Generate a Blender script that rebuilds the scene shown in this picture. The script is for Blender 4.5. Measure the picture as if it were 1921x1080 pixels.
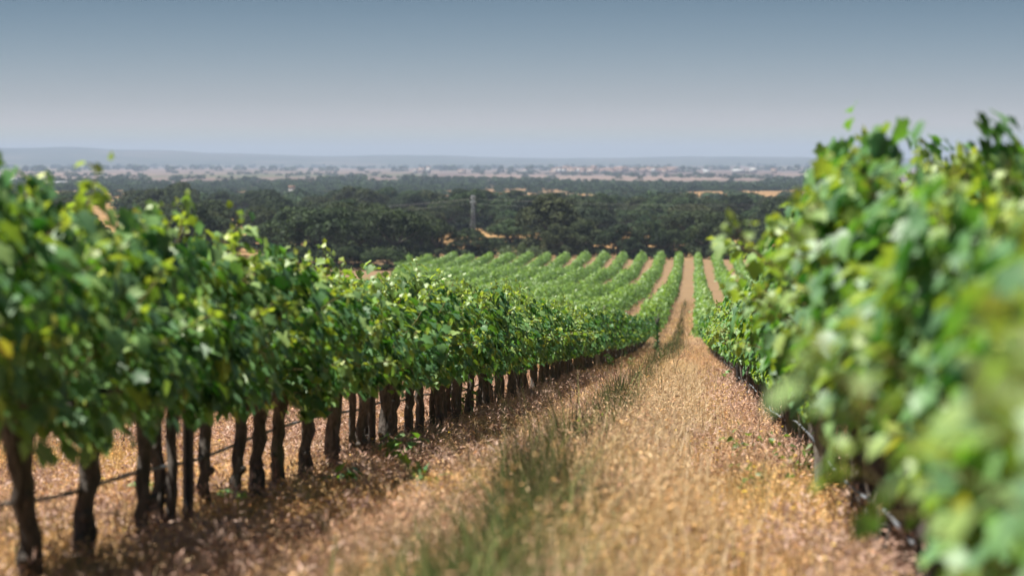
import bpy, math, random
import numpy as np
from mathutils import Vector

for o in list(bpy.data.objects):
    bpy.data.objects.remove(o)
S = bpy.context.scene
COL = S.collection
R = math.radians

# ------------------------------------------------------------------ camera, sky, sun, exposure
EYE = 0.9                                   # eye height above the ground at the camera
cam_d = bpy.data.cameras.new('camera')
cam = bpy.data.objects.new('camera', cam_d)
COL.objects.link(cam)
S.camera = cam
cam.location = (0, 0, EYE)
cam.rotation_euler = (R(90 - 3.03), 0, R(4.28))
cam_d.sensor_width = 36
cam_d.lens = 85
cam_d.clip_start = 0.1
cam_d.clip_end = 90000
cam_d.dof.use_dof = True
cam_d.dof.focus_distance = 26
cam_d.dof.aperture_fstop = 3.0

SUN_EL, SUN_AZ = R(66), R(-100)              # azimuth from +Y, negative = to the left
sv = Vector((math.cos(SUN_EL) * math.sin(SUN_AZ), math.cos(SUN_EL) * math.cos(SUN_AZ), math.sin(SUN_EL)))
sun_d = bpy.data.lights.new('sun', 'SUN')
sun_d.energy = 5.0
sun_d.angle = R(0.5)
sun_d.color = (1.0, 0.95, 0.86)
sun = bpy.data.objects.new('sun', sun_d)
COL.objects.link(sun)
sun.rotation_euler = sv.to_track_quat('Z', 'Y').to_euler()

W = bpy.data.worlds.new('World')
S.world = W
W.use_nodes = True
nt = W.node_tree
nt.nodes.clear()
sky = nt.nodes.new('ShaderNodeTexSky')
sky.sky_type = 'NISHITA'
sky.sun_disc = False
sky.sun_elevation = SUN_EL
sky.sun_rotation = SUN_AZ % (2 * math.pi)
sky.altitude = 700
sky.air_density = 1.0
sky.dust_density = 1.0
sky.ozone_density = 2.0
geo = nt.nodes.new('ShaderNodeTexCoord')
sep = nt.nodes.new('ShaderNodeSeparateXYZ')
ramp = nt.nodes.new('ShaderNodeValToRGB')     # the grey-blue sky darkens quickly above the pale horizon
mr = nt.nodes.new('ShaderNodeMapRange')
mr.inputs['From Min'].default_value = 0.0
mr.inputs['From Max'].default_value = 0.20
ramp.color_ramp.interpolation = 'B_SPLINE'
e = ramp.color_ramp.elements
e[0].position = 0.0;  e[0].color = (1.6, 1.25, 1.1, 1)
e[1].position = 1.0;  e[1].color = (0.21, 0.29, 0.40, 1)
for p_, c_ in ((0.05, (1.14, 1.03, 1.15, 1)), (0.12, (0.68, 0.675, 0.81, 1)), (0.22, (0.435, 0.50, 0.62, 1)), (0.33, (0.265, 0.345, 0.435, 1)), (0.6, (0.17, 0.25, 0.34, 1))):
    q_ = e.new(p_); q_.color = c_
mul = nt.nodes.new('ShaderNodeMixRGB')
mul.blend_type = 'MULTIPLY'
mul.inputs['Fac'].default_value = 1.0
bg = nt.nodes.new('ShaderNodeBackground')
bg.inputs['Strength'].default_value = 0.05
wo = nt.nodes.new('ShaderNodeOutputWorld')
L_ = nt.links.new
L_(geo.outputs['Generated'], sep.inputs[0])
L_(sep.outputs['Z'], mr.inputs['Value'])
L_(mr.outputs['Result'], ramp.inputs['Fac'])
L_(sky.outputs['Color'], mul.inputs['Color1'])
L_(ramp.outputs['Color'], mul.inputs['Color2'])
L_(mul.outputs['Color'], bg.inputs['Color'])
L_(bg.outputs['Background'], wo.inputs['Surface'])

S.view_settings.view_transform = 'Standard'
S.view_settings.look = 'None'
S.view_settings.exposure = 1.2
S.view_settings.gamma = 1.0
S.render.engine = 'CYCLES'
S.cycles.use_denoising = True
S.cycles.max_bounces = 6
S.cycles.diffuse_bounces = 2
S.cycles.transmission_bounces = 4
S.cycles.transparent_max_bounces = 4
S.cycles.volume_bounces = 0
S.cycles.sample_clamp_indirect = 4

# ------------------------------------------------------------------ helpers
def tag(o, label=None, cat=None, group=None, kind=None):
    if label: o['label'] = label
    if cat: o['category'] = cat
    if group: o['group'] = group
    if kind: o['kind'] = kind
    return o

def link(name, me, parent=None, loc=(0, 0, 0), rz=0.0, sc=(1, 1, 1)):
    o = bpy.data.objects.new(name, me)
    COL.objects.link(o)
    o.parent = parent
    o.location = loc
    o.rotation_euler = (0, 0, rz)
    o.scale = sc
    return o

def empty(name, loc=(0, 0, 0), rz=0.0, sc=(1, 1, 1)):
    return link(name, None, None, loc, rz, sc)

def mesh(name, v, t, mats, mi=None, attrs=None, smooth=False):
    """v (n,3), t (m,3) or (m,4) int, attrs {name: array (n,) or (n,3)}"""
    v = np.asarray(v, np.float32); t = np.asarray(t, np.int32)
    k = t.shape[1]
    me = bpy.data.meshes.new(name)
    me.vertices.add(len(v)); me.vertices.foreach_set('co', v.ravel())
    me.loops.add(t.size); me.loops.foreach_set('vertex_index', t.ravel())
    me.polygons.add(len(t)); me.polygons.foreach_set('loop_start', np.arange(len(t), dtype=np.int32) * k)
    if mi is not None: me.polygons.foreach_set('material_index', np.asarray(mi, np.int32))
    if smooth: me.polygons.foreach_set('use_smooth', np.ones(len(t), bool))
    for m in mats: me.materials.append(m)
    for nm, a in (attrs or {}).items():
        a = np.asarray(a, np.float32)
        if a.ndim == 1:
            me.attributes.new(nm, 'FLOAT', 'POINT').data.foreach_set('value', a)
        else:
            c = np.ones((len(a), 4), np.float32); c[:, :3] = a
            me.attributes.new(nm, 'FLOAT_COLOR', 'POINT').data.foreach_set('color', c.ravel())
    me.update(calc_edges=True)
    return me

class Bag:
    """collects triangles"""
    def __init__(s): s.v = []; s.t = []; s.m = []; s.n = 0; s.a = {}
    def add(s, v, t, mi=0, **attrs):
        v = np.asarray(v, float).reshape(-1, 3); t = np.asarray(t, int)
        if t.shape[1] == 4: t = np.concatenate([t[:, [0, 1, 2]], t[:, [0, 2, 3]]])
        s.v.append(v); s.t.append(t + s.n); s.m.append(np.full(len(t), mi)); s.n += len(v)
        for k, a in attrs.items():
            a = np.asarray(a, float)
            s.a.setdefault(k, []).append(np.broadcast_to(a, (len(v),) + a.shape[1:]) if a.ndim != 0 else np.full(len(v), float(a)))
    def build(s, name, mats, smooth=False):
        return mesh(name, np.concatenate(s.v), np.concatenate(s.t), mats, np.concatenate(s.m),
                    {k: np.concatenate(a) for k, a in s.a.items()}, smooth)

def tube_geo(pts, rad, n=8, rng=None, rough=0.0, cap=True):
    pts = np.asarray(pts, float); m = len(pts)
    rad = np.broadcast_to(np.asarray(rad, float), (m,))
    d = np.gradient(pts, axis=0); d /= np.linalg.norm(d, axis=1)[:, None] + 1e-9
    ref = np.array([1.0, 0, 0]) if abs(d[:, 0]).mean() < 0.7 else np.array([0, 0, 1.0])
    u = np.cross(d, ref); u /= np.linalg.norm(u, axis=1)[:, None] + 1e-9
    w = np.cross(d, u)
    a = np.linspace(0, 2 * np.pi, n, endpoint=False)
    rr = rad[:, None] * np.ones((m, n))
    if rng is not None and rough:
        rr = rr * (1 + rough * rng.normal(size=(m, n)) + rough * 1.2 * rng.normal(size=(1, n)))
    v = pts[:, None, :] + rr[:, :, None] * (np.cos(a)[None, :, None] * u[:, None, :] + np.sin(a)[None, :, None] * w[:, None, :])
    q = []
    for i in range(m - 1):
        for j in range(n):
            k = (j + 1) % n
            q.append((i * n + j, i * n + k, (i + 1) * n + k, (i + 1) * n + j))
    t = np.array(q)
    t = np.concatenate([t[:, [0, 1, 2]], t[:, [0, 2, 3]]])
    v = v.reshape(-1, 3)
    if cap:
        v = np.concatenate([v, pts[:1], pts[-1:]])
        b = m * n
        c1 = [(b, (j + 1) % n, j) for j in range(n)]
        c2 = [(b + 1, (m - 1) * n + j, (m - 1) * n + (j + 1) % n) for j in range(n)]
        t = np.concatenate([t, np.array(c1 + c2)])
    return v, t

def box_geo(x0, x1, y0, y1, z0, z1):
    v = [(x, y, z) for z in (z0, z1) for y in (y0, y1) for x in (x0, x1)]
    q = [(0, 2, 3, 1), (4, 5, 7, 6), (0, 1, 5, 4), (2, 6, 7, 3), (0, 4, 6, 2), (1, 3, 7, 5)]
    return v, np.array(q)

def leaves_geo(pos, axis, nrm, size, tmpl, tt):
    """place leaf templates: axis = tip direction, nrm = face direction"""
    N = len(pos)
    ax = axis / (np.linalg.norm(axis, axis=1)[:, None] + 1e-9)
    sx = np.cross(ax, nrm); sx /= np.linalg.norm(sx, axis=1)[:, None] + 1e-9
    nz = np.cross(sx, ax)
    T = tmpl[None, :, :] * size[:, None, None]
    v = pos[:, None, :] + T[:, :, 0:1] * sx[:, None, :] + T[:, :, 1:2] * ax[:, None, :] + T[:, :, 2:3] * nz[:, None, :]
    t = tt[None, :, :] + (np.arange(N) * len(tmpl))[:, None, None]
    return v.reshape(-1, 3), t.reshape(-1, 3)

_half = [(0.0, 0.02), (0.20, -0.14), (0.42, 0.02), (0.36, 0.20), (0.56, 0.46), (0.34, 0.52), (0.22, 0.74), (0.0, 1.0)]
_out = _half + [(-x, y) for x, y in _half[-2:0:-1]]
LEAF = np.array([(0, 0.33, 0.0)] + [(x, y, 0.25 * abs(x) - 0.22 * (y - 0.33) ** 2) for x, y in _out])
LEAF_T = np.array([(0, 1 + (i + 1) % len(_out), 1 + i) for i in range(len(_out))])
BLEAF = np.array([(0, .35, 0), (0, 0, -.03), (.5, .35, .1), (.28, .75, 0), (0, 1, -.1), (-.28, .75, 0), (-.5, .35, .1)])
BLEAF_T = np.array([(0, 2, 1), (0, 3, 2), (0, 4, 3), (0, 5, 4), (0, 6, 5), (0, 1, 6)])
QLEAF = np.array([(0, 0, 0), (.5, .45, .12), (0, 1, 0), (-.5, .45, .12)])
QLEAF_T = np.array([(0, 2, 1), (0, 3, 2)])

# ------------------------------------------------------------------ materials
def newmat(name):
    m = bpy.data.materials.new(name); m.use_nodes = True
    n = m.node_tree; n.nodes.clear()
    out = n.nodes.new('ShaderNodeOutputMaterial')
    p = n.nodes.new('ShaderNodeBsdfPrincipled')
    n.links.new(p.outputs[0], out.inputs['Surface'])
    return m, n, p, out

def nramp(n, stops, fac=None, interp='LINEAR'):
    r = n.nodes.new('ShaderNodeValToRGB'); r.color_ramp.interpolation = interp
    el = r.color_ramp.elements
    while len(el) > 1: el.remove(el[-1])
    el[0].position, el[0].color = stops[0][0], (*stops[0][1], 1)
    for p_, c_ in stops[1:]:
        q = el.new(p_); q.color = (*c_, 1)
    if fac is not None: n.links.new(fac, r.inputs['Fac'])
    return r

def nnoise(n, scale, detail=4, rough=0.55, vec=None, dist=0.0):
    t = n.nodes.new('ShaderNodeTexNoise')
    t.inputs['Scale'].default_value = scale; t.inputs['Detail'].default_value = detail
    t.inputs['Roughness'].default_value = rough; t.inputs['Distortion'].default_value = dist
    if vec is not None: n.links.new(vec, t.inputs['Vector'])
    return t

def nmix(n, a, b, fac, blend='MIX'):
    m = n.nodes.new('ShaderNodeMixRGB'); m.blend_type = blend
    for s, x in (('Fac', fac), ('Color1', a), ('Color2', b)):
        if isinstance(x, (int, float)): m.inputs[s].default_value = x
        elif isinstance(x, tuple): m.inputs[s].default_value = (*x, 1)
        else: n.links.new(x, m.inputs[s])
    return m.outputs[0]

def nmath(n, op, a, b=0.0, clamp=False):
    m = n.nodes.new('ShaderNodeMath'); m.operation = op; m.use_clamp = clamp
    for i, x in enumerate((a, b)):
        if isinstance(x, (int, float)): m.inputs[i].default_value = x
        else: n.links.new(x, m.inputs[i])
    return m.outputs[0]

def nattr(n, name, out='Fac'):
    a = n.nodes.new('ShaderNodeAttribute'); a.attribute_name = name
    return a.outputs[out]

def nmap(n, vec, scale):
    m = n.nodes.new('ShaderNodeMapping'); m.inputs['Scale'].default_value = scale
    n.links.new(vec, m.inputs['Vector'])
    return m.outputs[0]

def nbump(n, p, h, strength, dist):
    b = n.nodes.new('ShaderNodeBump'); b.inputs['Strength'].default_value = strength
    b.inputs['Distance'].default_value = dist
    n.links.new(h, b.inputs['Height']); n.links.new(b.outputs[0], p.inputs['Normal'])

def translucent(n, p, out, col, fac):
    t = n.nodes.new('ShaderNodeBsdfTranslucent'); n.links.new(col, t.inputs['Color'])
    m = n.nodes.new('ShaderNodeMixShader'); m.inputs['Fac'].default_value = fac
    n.links.new(p.outputs[0], m.inputs[1]); n.links.new(t.outputs[0], m.inputs[2])
    n.links.new(m.outputs[0], out.inputs['Surface'])

def leaf_material(name, stops, young, rough=0.4, trans=0.4, spec=0.5, obj_var=0.0, pale=None):
    m, n, p, out = newmat(name)
    base = nramp(n, stops, nattr(n, 'rnd')).outputs[0]
    c = nmix(n, base, young, nattr(n, 'young'))
    if obj_var:
        oi = n.nodes.new('ShaderNodeObjectInfo')
        c = nmix(n, c, nramp(n, [(0, (.5, .6, .62)), (.3, (.9, 1, .9)), (.6, (1.2, 1.05, .9)), (.75, (.8, 1.1, .85)), (1, (1.3, 1.5, 1.2))], oi.outputs['Random']).outputs[0], obj_var, 'MULTIPLY')
    if pale:                                               # matt pale underside
        g = n.nodes.new('ShaderNodeNewGeometry')
        c = nmix(n, c, pale, nmath(n, 'MULTIPLY', g.outputs['Backfacing'], .55))
    n.links.new(c, p.inputs['Base Color'])
    p.inputs['Roughness'].default_value = rough
    p.inputs['Specular IOR Level'].default_value = spec
    if trans:
        tc = nmix(n, c, (2.0, 2.2, 0.7), 1.0, 'MULTIPLY')
        translucent(n, p, out, tc, trans)
    return m

M_LEAF = leaf_material('vine_leaf', [(0, (.009, .044, .012)), (.4, (.032, .118, .028)), (.8, (.135, .29, .06)), (.985, (.19, .26, .05)), (1, (.30, .28, .05))], (.40, .46, .09), rough=.5, trans=.24, spec=.55, pale=(.10, .20, .09))  # dark base and bright young tone also carry canopy shade and sunlit tops
M_FARLEAF = leaf_material('far_vine_leaf', [(0, (.08, .15, .045)), (.5, (.125, .225, .07)), (1, (.18, .29, .09))], (.24, .34, .1), rough=.5, trans=.3)
M_OAK = leaf_material('oak_leaf', [(0, (.010, .016, .010)), (.5, (.028, .040, .021)), (1, (.066, .084, .040))], (.07, .085, .03), rough=.7, trans=.1, spec=.1, obj_var=.9)
M_OAKDEEP = leaf_material('deep_green_oak_leaf', [(0, (.008, .015, .007)), (.5, (.020, .034, .012)), (1, (.050, .074, .024))], (.07, .09, .03), rough=.65, trans=.1, spec=.15, obj_var=.3)
M_WEED = leaf_material('weed_leaf', [(0, (.05, .10, .03)), (1, (.12, .19, .05))], (.2, .25, .06), rough=.5, trans=.35)

def bark_material(name, a, b, scale=30):
    m, n, p, out = newmat(name)
    tc = n.nodes.new('ShaderNodeTexCoord')
    v = nmap(n, tc.outputs['Object'], (1, 1, .22))
    nz = nnoise(n, scale, 6, .65, v, 1.2)
    n.links.new(nramp(n, [(.3, a), (.5, tuple(.5 * (x + y) for x, y in zip(a, b))), (.7, b)], nz.outputs[0]).outputs[0], p.inputs['Base Color'])
    p.inputs['Roughness'].default_value = .9
    nbump(n, p, nz.outputs[0], 1.0, .02)
    return m
M_BARK = bark_material('vine_bark', (.016, .013, .011), (.15, .125, .105))
M_OAKBARK = bark_material('oak_bark', (.03, .025, .02), (.10, .085, .07), 6)
M_WOOD = bark_material('grey_post_wood', (.10, .09, .075), (.30, .27, .23), 20)
M_CANE = bark_material('green_cane', (.10, .10, .03), (.2, .16, .06), 30)

def plain(name, col, rough=.6, metal=0.0, noise=0.0, scale=8):
    m, n, p, out = newmat(name)
    if noise:
        tc = n.nodes.new('ShaderNodeTexCoord')
        nz = nnoise(n, scale, 4, .6, tc.outputs['Object'])
        c = nramp(n, [(.25, tuple(x * (1 - noise) for x in col)), (.75, tuple(min(1, x * (1 + noise)) for x in col))], nz.outputs[0]).outputs[0]
        n.links.new(c, p.inputs['Base Color'])
    else:
        p.inputs['Base Color'].default_value = (*col, 1)
    p.inputs['Roughness'].default_value = rough
    p.inputs['Metallic'].default_value = metal
    return m
M_HOSE = plain('irrigation_hose_plastic', (.13, .14, .155), .55, 0, .3, 12)
M_DARKPOST = plain('dark_metal_post', (.035, .036, .04), .55, .3, .4, 20)
M_STEEL = plain('galvanised_steel', (.20, .22, .24), .5, .2, .1, 2)
M_CABLE = plain('power_cable_metal', (.4, .4, .4), .5)
M_WHITE = plain('white_render', (.40, .40, .39), .8, 0, .08, .2)
M_CREAM = plain('cream_render', (.34, .27, .22), .8, 0, .15, .2)
M_BRICK = plain('brick_render', (.22, .16, .14), .85, 0, .2, .2)
M_TILE = plain('clay_roof', (.20, .12, .09), .85, 0, .25, .4)
M_PALEROOF = plain('pale_sheet_roof', (.42, .43, .45), .6, 0, .08, .3)
M_PANE = plain('dark_window', (.05, .06, .07), .25)
M_PETAL = plain('yellow_petal', (.75, .52, .03), .6)

def vcol_material(name, trans=.25, rough=.75):
    m, n, p, out = newmat(name)
    c = nattr(n, 'col', 'Color')
    n.links.new(c, p.inputs['Base Color'])
    p.inputs['Roughness'].default_value = rough
    p.inputs['Specular IOR Level'].default_value = .25
    translucent(n, p, out, c, trans)
    return m
M_GRASS = vcol_material('grass_blades')

# ------------------------------------------------------------------ ground shape
_py = np.array([-4000, -300, 0, 60, 100, 143, 195, 227, 300, 360, 440, 600, 800, 1500, 3000, 6000, 12000, 40000.])
_pz = np.array([20, 15, 0, -4.22, -6.95, -9.0, -11.3, -12.75, -15.2, -16.8, -17.7, -19.4, -20.6, -23.6, -26.5, -28.5, -30.0, -31.0])
_ps = np.gradient(_pz, _py); _ps[2] = -.0703; _ps[3] = -.0703; _ps[0] = 0; _ps[1] = -.02
def profile(y):
    y = np.clip(np.asarray(y, float), _py[0], _py[-1])
    i = np.clip(np.searchsorted(_py, y) - 1, 0, len(_py) - 2)
    h = _py[i + 1] - _py[i]; t = (y - _py[i]) / h
    return ((2*t**3 - 3*t**2 + 1) * _pz[i] + (t**3 - 2*t**2 + t) * h * _ps[i] + (-2*t**3 + 3*t**2) * _pz[i + 1] + (t**3 - t**2) * h * _ps[i + 1])

def sstep(a, b, x):
    t = np.clip((x - a) / (b - a), 0, 1); return t * t * (3 - 2 * t)

_rx = np.array([-2500, -200, 0, 150, 300, 420, 600, 700, 760, 830, 900, 1050, 1300, 1600, 2600.])
_rh = np.array([70, 71, 69, 60, 45, 36, 26, 27, 29, 27, 18, 12, 13, 9, 8.])
ROWS_L, ROWS_R, PITCH = -2.22, 0.75, 3.405

def ground(x, y):
    x = np.asarray(x, float); y = np.asarray(y, float)
    z = profile(y)
    far = sstep(110, 200, y) * (1 - sstep(420, 520, y))
    z = z + far * .22 * np.sin(y / 105 * 2 * np.pi + x * .018 + .9) * (1 - .3 * np.sin(x * .05))
    wild = sstep(440, 900, y)
    z = z + wild * (.8 * np.sin(x * .009 + y * .004) + .7 * np.sin(x * .021 - y * .011 + 2))
    rr = np.hypot(x, y)
    b = np.interp(1300 + 4535 * x / np.maximum(y, 1.0), _rx, _rh)
    crest = sstep(9500, 13500, rr)
    und = 1 + .05 * np.sin(x * .004 + 1) + .04 * np.sin(x * .011 + y * .003)
    z = z + np.where(y > 0, crest * (b + 30) * und, 0)
    z = z + np.where(y > 0, sstep(8000, 9500, rr) * 4 * np.sin(x * .0016 + 1.0), 0)
    near = (1 - sstep(60, 140, rr))
    # banked earth under the rows, a rut on the left of the aisle
    u = (x + 2.46) / PITCH; u = (u - np.round(u)) * PITCH
    z = z + near * .02 * np.exp(-(u / .45) ** 2)
    z = z - near * .09 * np.exp(-((x + .74) / .2) ** 2)
    z = z + near * (.018 * np.sin(x * 5.1 + 1.3 * np.sin(y * 1.9)) * np.sin(y * 3.3 + x) + .014 * np.sin(x * 11 + y * 6.3) * np.sin(y * 9.1 - x * 4))
    return z
def g1(x, y): return float(ground(x, y))

def build_ground():
    rings = np.concatenate([[0.0], np.geomspace(.8, 12, 110), np.geomspace(12.15, 60, 150), np.geomspace(60.8, 700, 170)[0:], np.geomspace(712, 19000, 170)])
    ang = np.concatenate([np.linspace(-24, 16, 420), np.linspace(17, 334, 130)]) * math.pi / 180
    A = len(ang)
    x = rings[1:, None] * np.sin(ang)[None]; y = rings[1:, None] * np.cos(ang)[None]
    v = np.stack([x, y, ground(x, y)], -1).reshape(-1, 3)
    v = np.concatenate([[(0, 0, g1(0, 0))], v])
    n = len(rings) - 1
    i = np.arange(n - 1)[:, None]; j = np.arange(A)[None]; k = (j + 1) % A
    q = np.stack(np.broadcast_arrays(1 + i * A + j, 1 + (i + 1) * A + j, 1 + (i + 1) * A + k, 1 + i * A + k), -1).reshape(-1, 4)
    t = np.concatenate([q[:, [0, 2, 1]], q[:, [0, 3, 2]], np.stack([np.zeros(A, int), 1 + (np.arange(A) + 1) % A, 1 + np.arange(A)], -1)])
    m, nn, p, out = newmat('dry_ground')
    gp = nn.nodes.new('ShaderNodeNewGeometry'); pos = gp.outputs['Position']
    sp = nn.nodes.new('ShaderNodeSeparateXYZ'); nn.links.new(pos, sp.inputs[0])
    fine = nnoise(nn, 14, 8, .7, pos); mid = nnoise(nn, 1.3, 5, .6, pos)
    straw = nramp(nn, [(.25, (.16, .10, .065)), (.5, (.34, .22, .135)), (.75, (.48, .34, .215))], nmath(nn, 'ADD', nmath(nn, 'MULTIPLY', fine.outputs[0], .6), nmath(nn, 'MULTIPLY', mid.outputs[0], .4))).outputs[0]
    soil = nramp(nn, [(.3, (.15, .098, .055)), (.7, (.22, .146, .082))], nnoise(nn, .35, 6, .65, pos).outputs[0]).outputs[0]
    vy = sp.outputs['Y']
    f1 = nn.nodes.new('ShaderNodeMapRange'); f1.inputs['From Min'].default_value = 70; f1.inputs['From Max'].default_value = 190
    nn.links.new(vy, f1.inputs['Value'])
    c = nmix(nn, straw, soil, f1.outputs[0])
    # open country: dry ochre pasture, then a patchwork of fields
    past = nramp(nn, [(.35, (.20, .118, .05)), (.6, (.28, .17, .072))], nnoise(nn, .02, 5, .6, pos).outputs[0]).outputs[0]
    f2 = nn.nodes.new('ShaderNodeMapRange'); f2.inputs['From Min'].default_value = 440; f2.inputs['From Max'].default_value = 520
    nn.links.new(vy, f2.inputs['Value'])
    c = nmix(nn, c, past, f2.outputs[0])
    vor = nn.nodes.new('ShaderNodeTexVoronoi'); vor.inputs['Scale'].default_value = .0028; vor.inputs['Randomness'].default_value = 1
    nn.links.new(nmap(nn, pos, (1, .55, 1)), vor.inputs['Vector'])
    sc = nn.nodes.new('ShaderNodeSeparateColor'); nn.links.new(vor.outputs['Color'], sc.inputs[0])
    fld = nramp(nn, [(0, (.105, .075, .065)), (.3, (.13, .095, .08)), (.55, (.165, .12, .10)), (.75, (.10, .08, .065)), (.86, (.09, .09, .05)), (.93, (.14, .105, .085)), (1, (.17, .125, .105))], sc.outputs[0], 'CONSTANT').outputs[0]
    scrub = nnoise(nn, .006, 6, .7, nmap(nn, pos, (1, .5, 1)))
    fld = nmix(nn, fld, (.05, .06, .035), nramp(nn, [(.56, (0, 0, 0)), (.66, (.85, .85, .85))], scrub.outputs[0]).outputs[0])
    f3 = nn.nodes.new('ShaderNodeMapRange'); f3.inputs['From Min'].default_value = 1700; f3.inputs['From Max'].default_value = 2600
    nn.links.new(vy, f3.inputs['Value'])
    c = nmix(nn, c, fld, f3.outputs[0])
    hill = nramp(nn, [(.35, (.02, .028, .022)), (.53, (.05, .06, .04)), (.60, (.10, .08, .065)), (.75, (.22, .17, .13))], nnoise(nn, .0034, 7, .68, nmap(nn, pos, (.5, 1.0, 3))).outputs[0]).outputs[0]
    f4 = nn.nodes.new('ShaderNodeMapRange'); f4.inputs['From Min'].default_value = 9300; f4.inputs['From Max'].default_value = 10000
    nn.links.new(vy, f4.inputs['Value'])
    c = nmix(nn, c, hill, f4.outputs[0])
    nn.links.new(c, p.inputs['Base Color'])
    p.inputs['Roughness'].default_value = .95
    p.inputs['Specular IOR Level'].default_value = .15
    nbump(nn, p, fine.outputs[0], .6, .05)
    me = mesh('ground', v, t, [m], None, None, True)
    tag(link('ground', me), 'dry sloping vineyard ground running down to the plain', None, None, 'structure')
build_ground()

def build_haze():
    m = bpy.data.materials.new('haze'); m.use_nodes = True
    n = m.node_tree; n.nodes.clear()
    out = n.nodes.new('ShaderNodeOutputMaterial')
    pv = n.nodes.new('ShaderNodeVolumePrincipled')
    pv.inputs['Color'].default_value = (.51, .62, .81, 1)
    pv.inputs['Density'].default_value = 1.0e-4
    pv.inputs['Anisotropy'].default_value = 0.0
    n.links.new(pv.outputs[0], out.inputs['Volume'])
    v, q = box_geo(-20000, 20000, -20000, 20000, -36, 112)
    tag(link('haze', mesh('haze', v, q, [m])), 'blue summer haze over the plain', None, None, 'stuff')
build_haze()

# ------------------------------------------------------------------ grapevines
def unit(v): return v / (np.linalg.norm(v, axis=-1, keepdims=True) + 1e-9)

HELIO = np.array([0.0, -.12, .25])               # leaves turn their faces up to the light
def vine_foliage(seed, nshoot=22, nfill=640, hw=.24, top=1.40, size=.066, tall=0.12, tm=(LEAF, LEAF_T), L=.80):
    r = np.random.default_rng(seed)
    bag = Bag(); P, A, N, Z, Y = [], [], [], [], []
    for s in range(nshoot):
        y0 = -L/2 + L * (s + r.uniform(.1, .9)) / nshoot
        side = r.choice([-1, 1])
        p = np.array([r.normal(0, .05), y0, r.uniform(.60, .68)])
        ln = r.uniform(.78, 1.0) * (top - .63) + (r.random() < .3) * r.uniform(.03, tall * 1.1)
        d = np.array([side * abs(r.normal(.18, .16)), r.normal(0, .14), 1.0])
        if r.random() < .17:                               # a shoot that sprawls out and hangs
            d = np.array([side * r.uniform(.7, 1.1), r.normal(0, .35), .75]); ln *= .8
        pts = [p.copy()]; nseg = int(ln / .055)
        for i in range(nseg):
            d = d + r.normal(0, .07, 3); d[2] -= .012 + .03 * (abs(p[0]) > hw); d[0] -= .10 * p[0] * (abs(p[0]) > hw * .6)
            d /= np.linalg.norm(d); p = p + d * .055; pts.append(p.copy())
            sd = np.array([r.normal(), r.normal() * .8, r.normal() * .3]); sd[0] += np.sign(p[0]) * .5
            sd /= np.linalg.norm(sd)
            frac = i / nseg
            pe = sd * r.uniform(.03, .10) * (1 - .6 * max(0, frac - .6) / .4)
            bag.add([p, p + pe, p + pe * .5 + (0, 0, .006), p + (0, 0, -.004)], [(0, 1, 2), (0, 3, 1)], 1, rnd=np.full(4, .5), young=np.zeros(4))
            P.append(p + pe)
            A.append(sd * .8 + np.array([0, 0, -.75 + .9 * max(0, frac - .8)]) + r.normal(0, .3, 3))
            N.append(np.array([np.sign(p[0] + .001) * .55 + sd[0] * .4, sd[1] * .4, .75]) + HELIO + r.normal(0, .5, 3))
            Z.append(size * r.uniform(.6, 1.4) * (1 - .35 * max(0, frac - .8) / .2))
            Y.append(max(0, (frac - .45) / .55) * r.uniform(.25, 1.0) + (r.random() < .05) * .5)  # paler towards shoot tips: young growth, plus sunlit canopy tops put into the colour
        for k_ in range(7):
            P.append(p + r.normal(0, .022, 3) - d * .03 * k_ * r.random()); A.append(d + r.normal(0, .6, 3)); N.append(r.normal(0, .6, 3) + (0, 0, .6)); Z.append(size * r.uniform(.35, .6)); Y.append(r.uniform(.5, 1))
        v, t = tube_geo(pts, np.linspace(.005, .0018, len(pts)), 4, cap=False)
        bag.add(v, t, 1, rnd=np.full(len(v), .5), young=np.zeros(len(v)))
    K = 17
    cy, cz = r.uniform(-L/2, L/2, K), .60 + (top - .68) * r.random(K) ** .85
    for i in range(nfill):                                 # leaves gather in tufts with dark holes between them
        c = r.integers(K)
        z = max(.55, cz[c] + r.normal(0, .075)); wz = hw * (.55 + .75 * math.sin(min(1, max(0, (z - .42) / (top - .30))) * math.pi) ** .7)
        x = (1 if c % 2 else -1) * wz * (1.12 - .55 * r.random() ** 1.6) * (1 + .25 * math.sin(c * 2.4))
        P.append(np.array([x, cy[c] + r.normal(0, .065), z]))
        A.append(np.array([np.sign(x) * .45, r.normal(0, .5), -.8]) + r.normal(0, .25, 3))
        N.append(np.array([np.sign(x) * .85, r.normal(0, .4), .5]) + HELIO + r.normal(0, .45, 3))
        Z.append(size * r.uniform(.6, 1.4)); Y.append((r.random() < .12) * r.uniform(.2, .7) + .35 * (c % 5 == 0) * r.random())
    P, A, N, Z, Y = map(np.array, (P, A, N, Z, Y))
    v, t = leaves_geo(P, A, N, Z, *tm)
    k = len(tm[0])
    bag.add(v, t, 0, rnd=np.repeat(r.random(len(P)), k), young=np.repeat(np.clip(Y, 0, 1), k))
    return bag.build('foliage', [M_LEAF, M_CANE])

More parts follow.
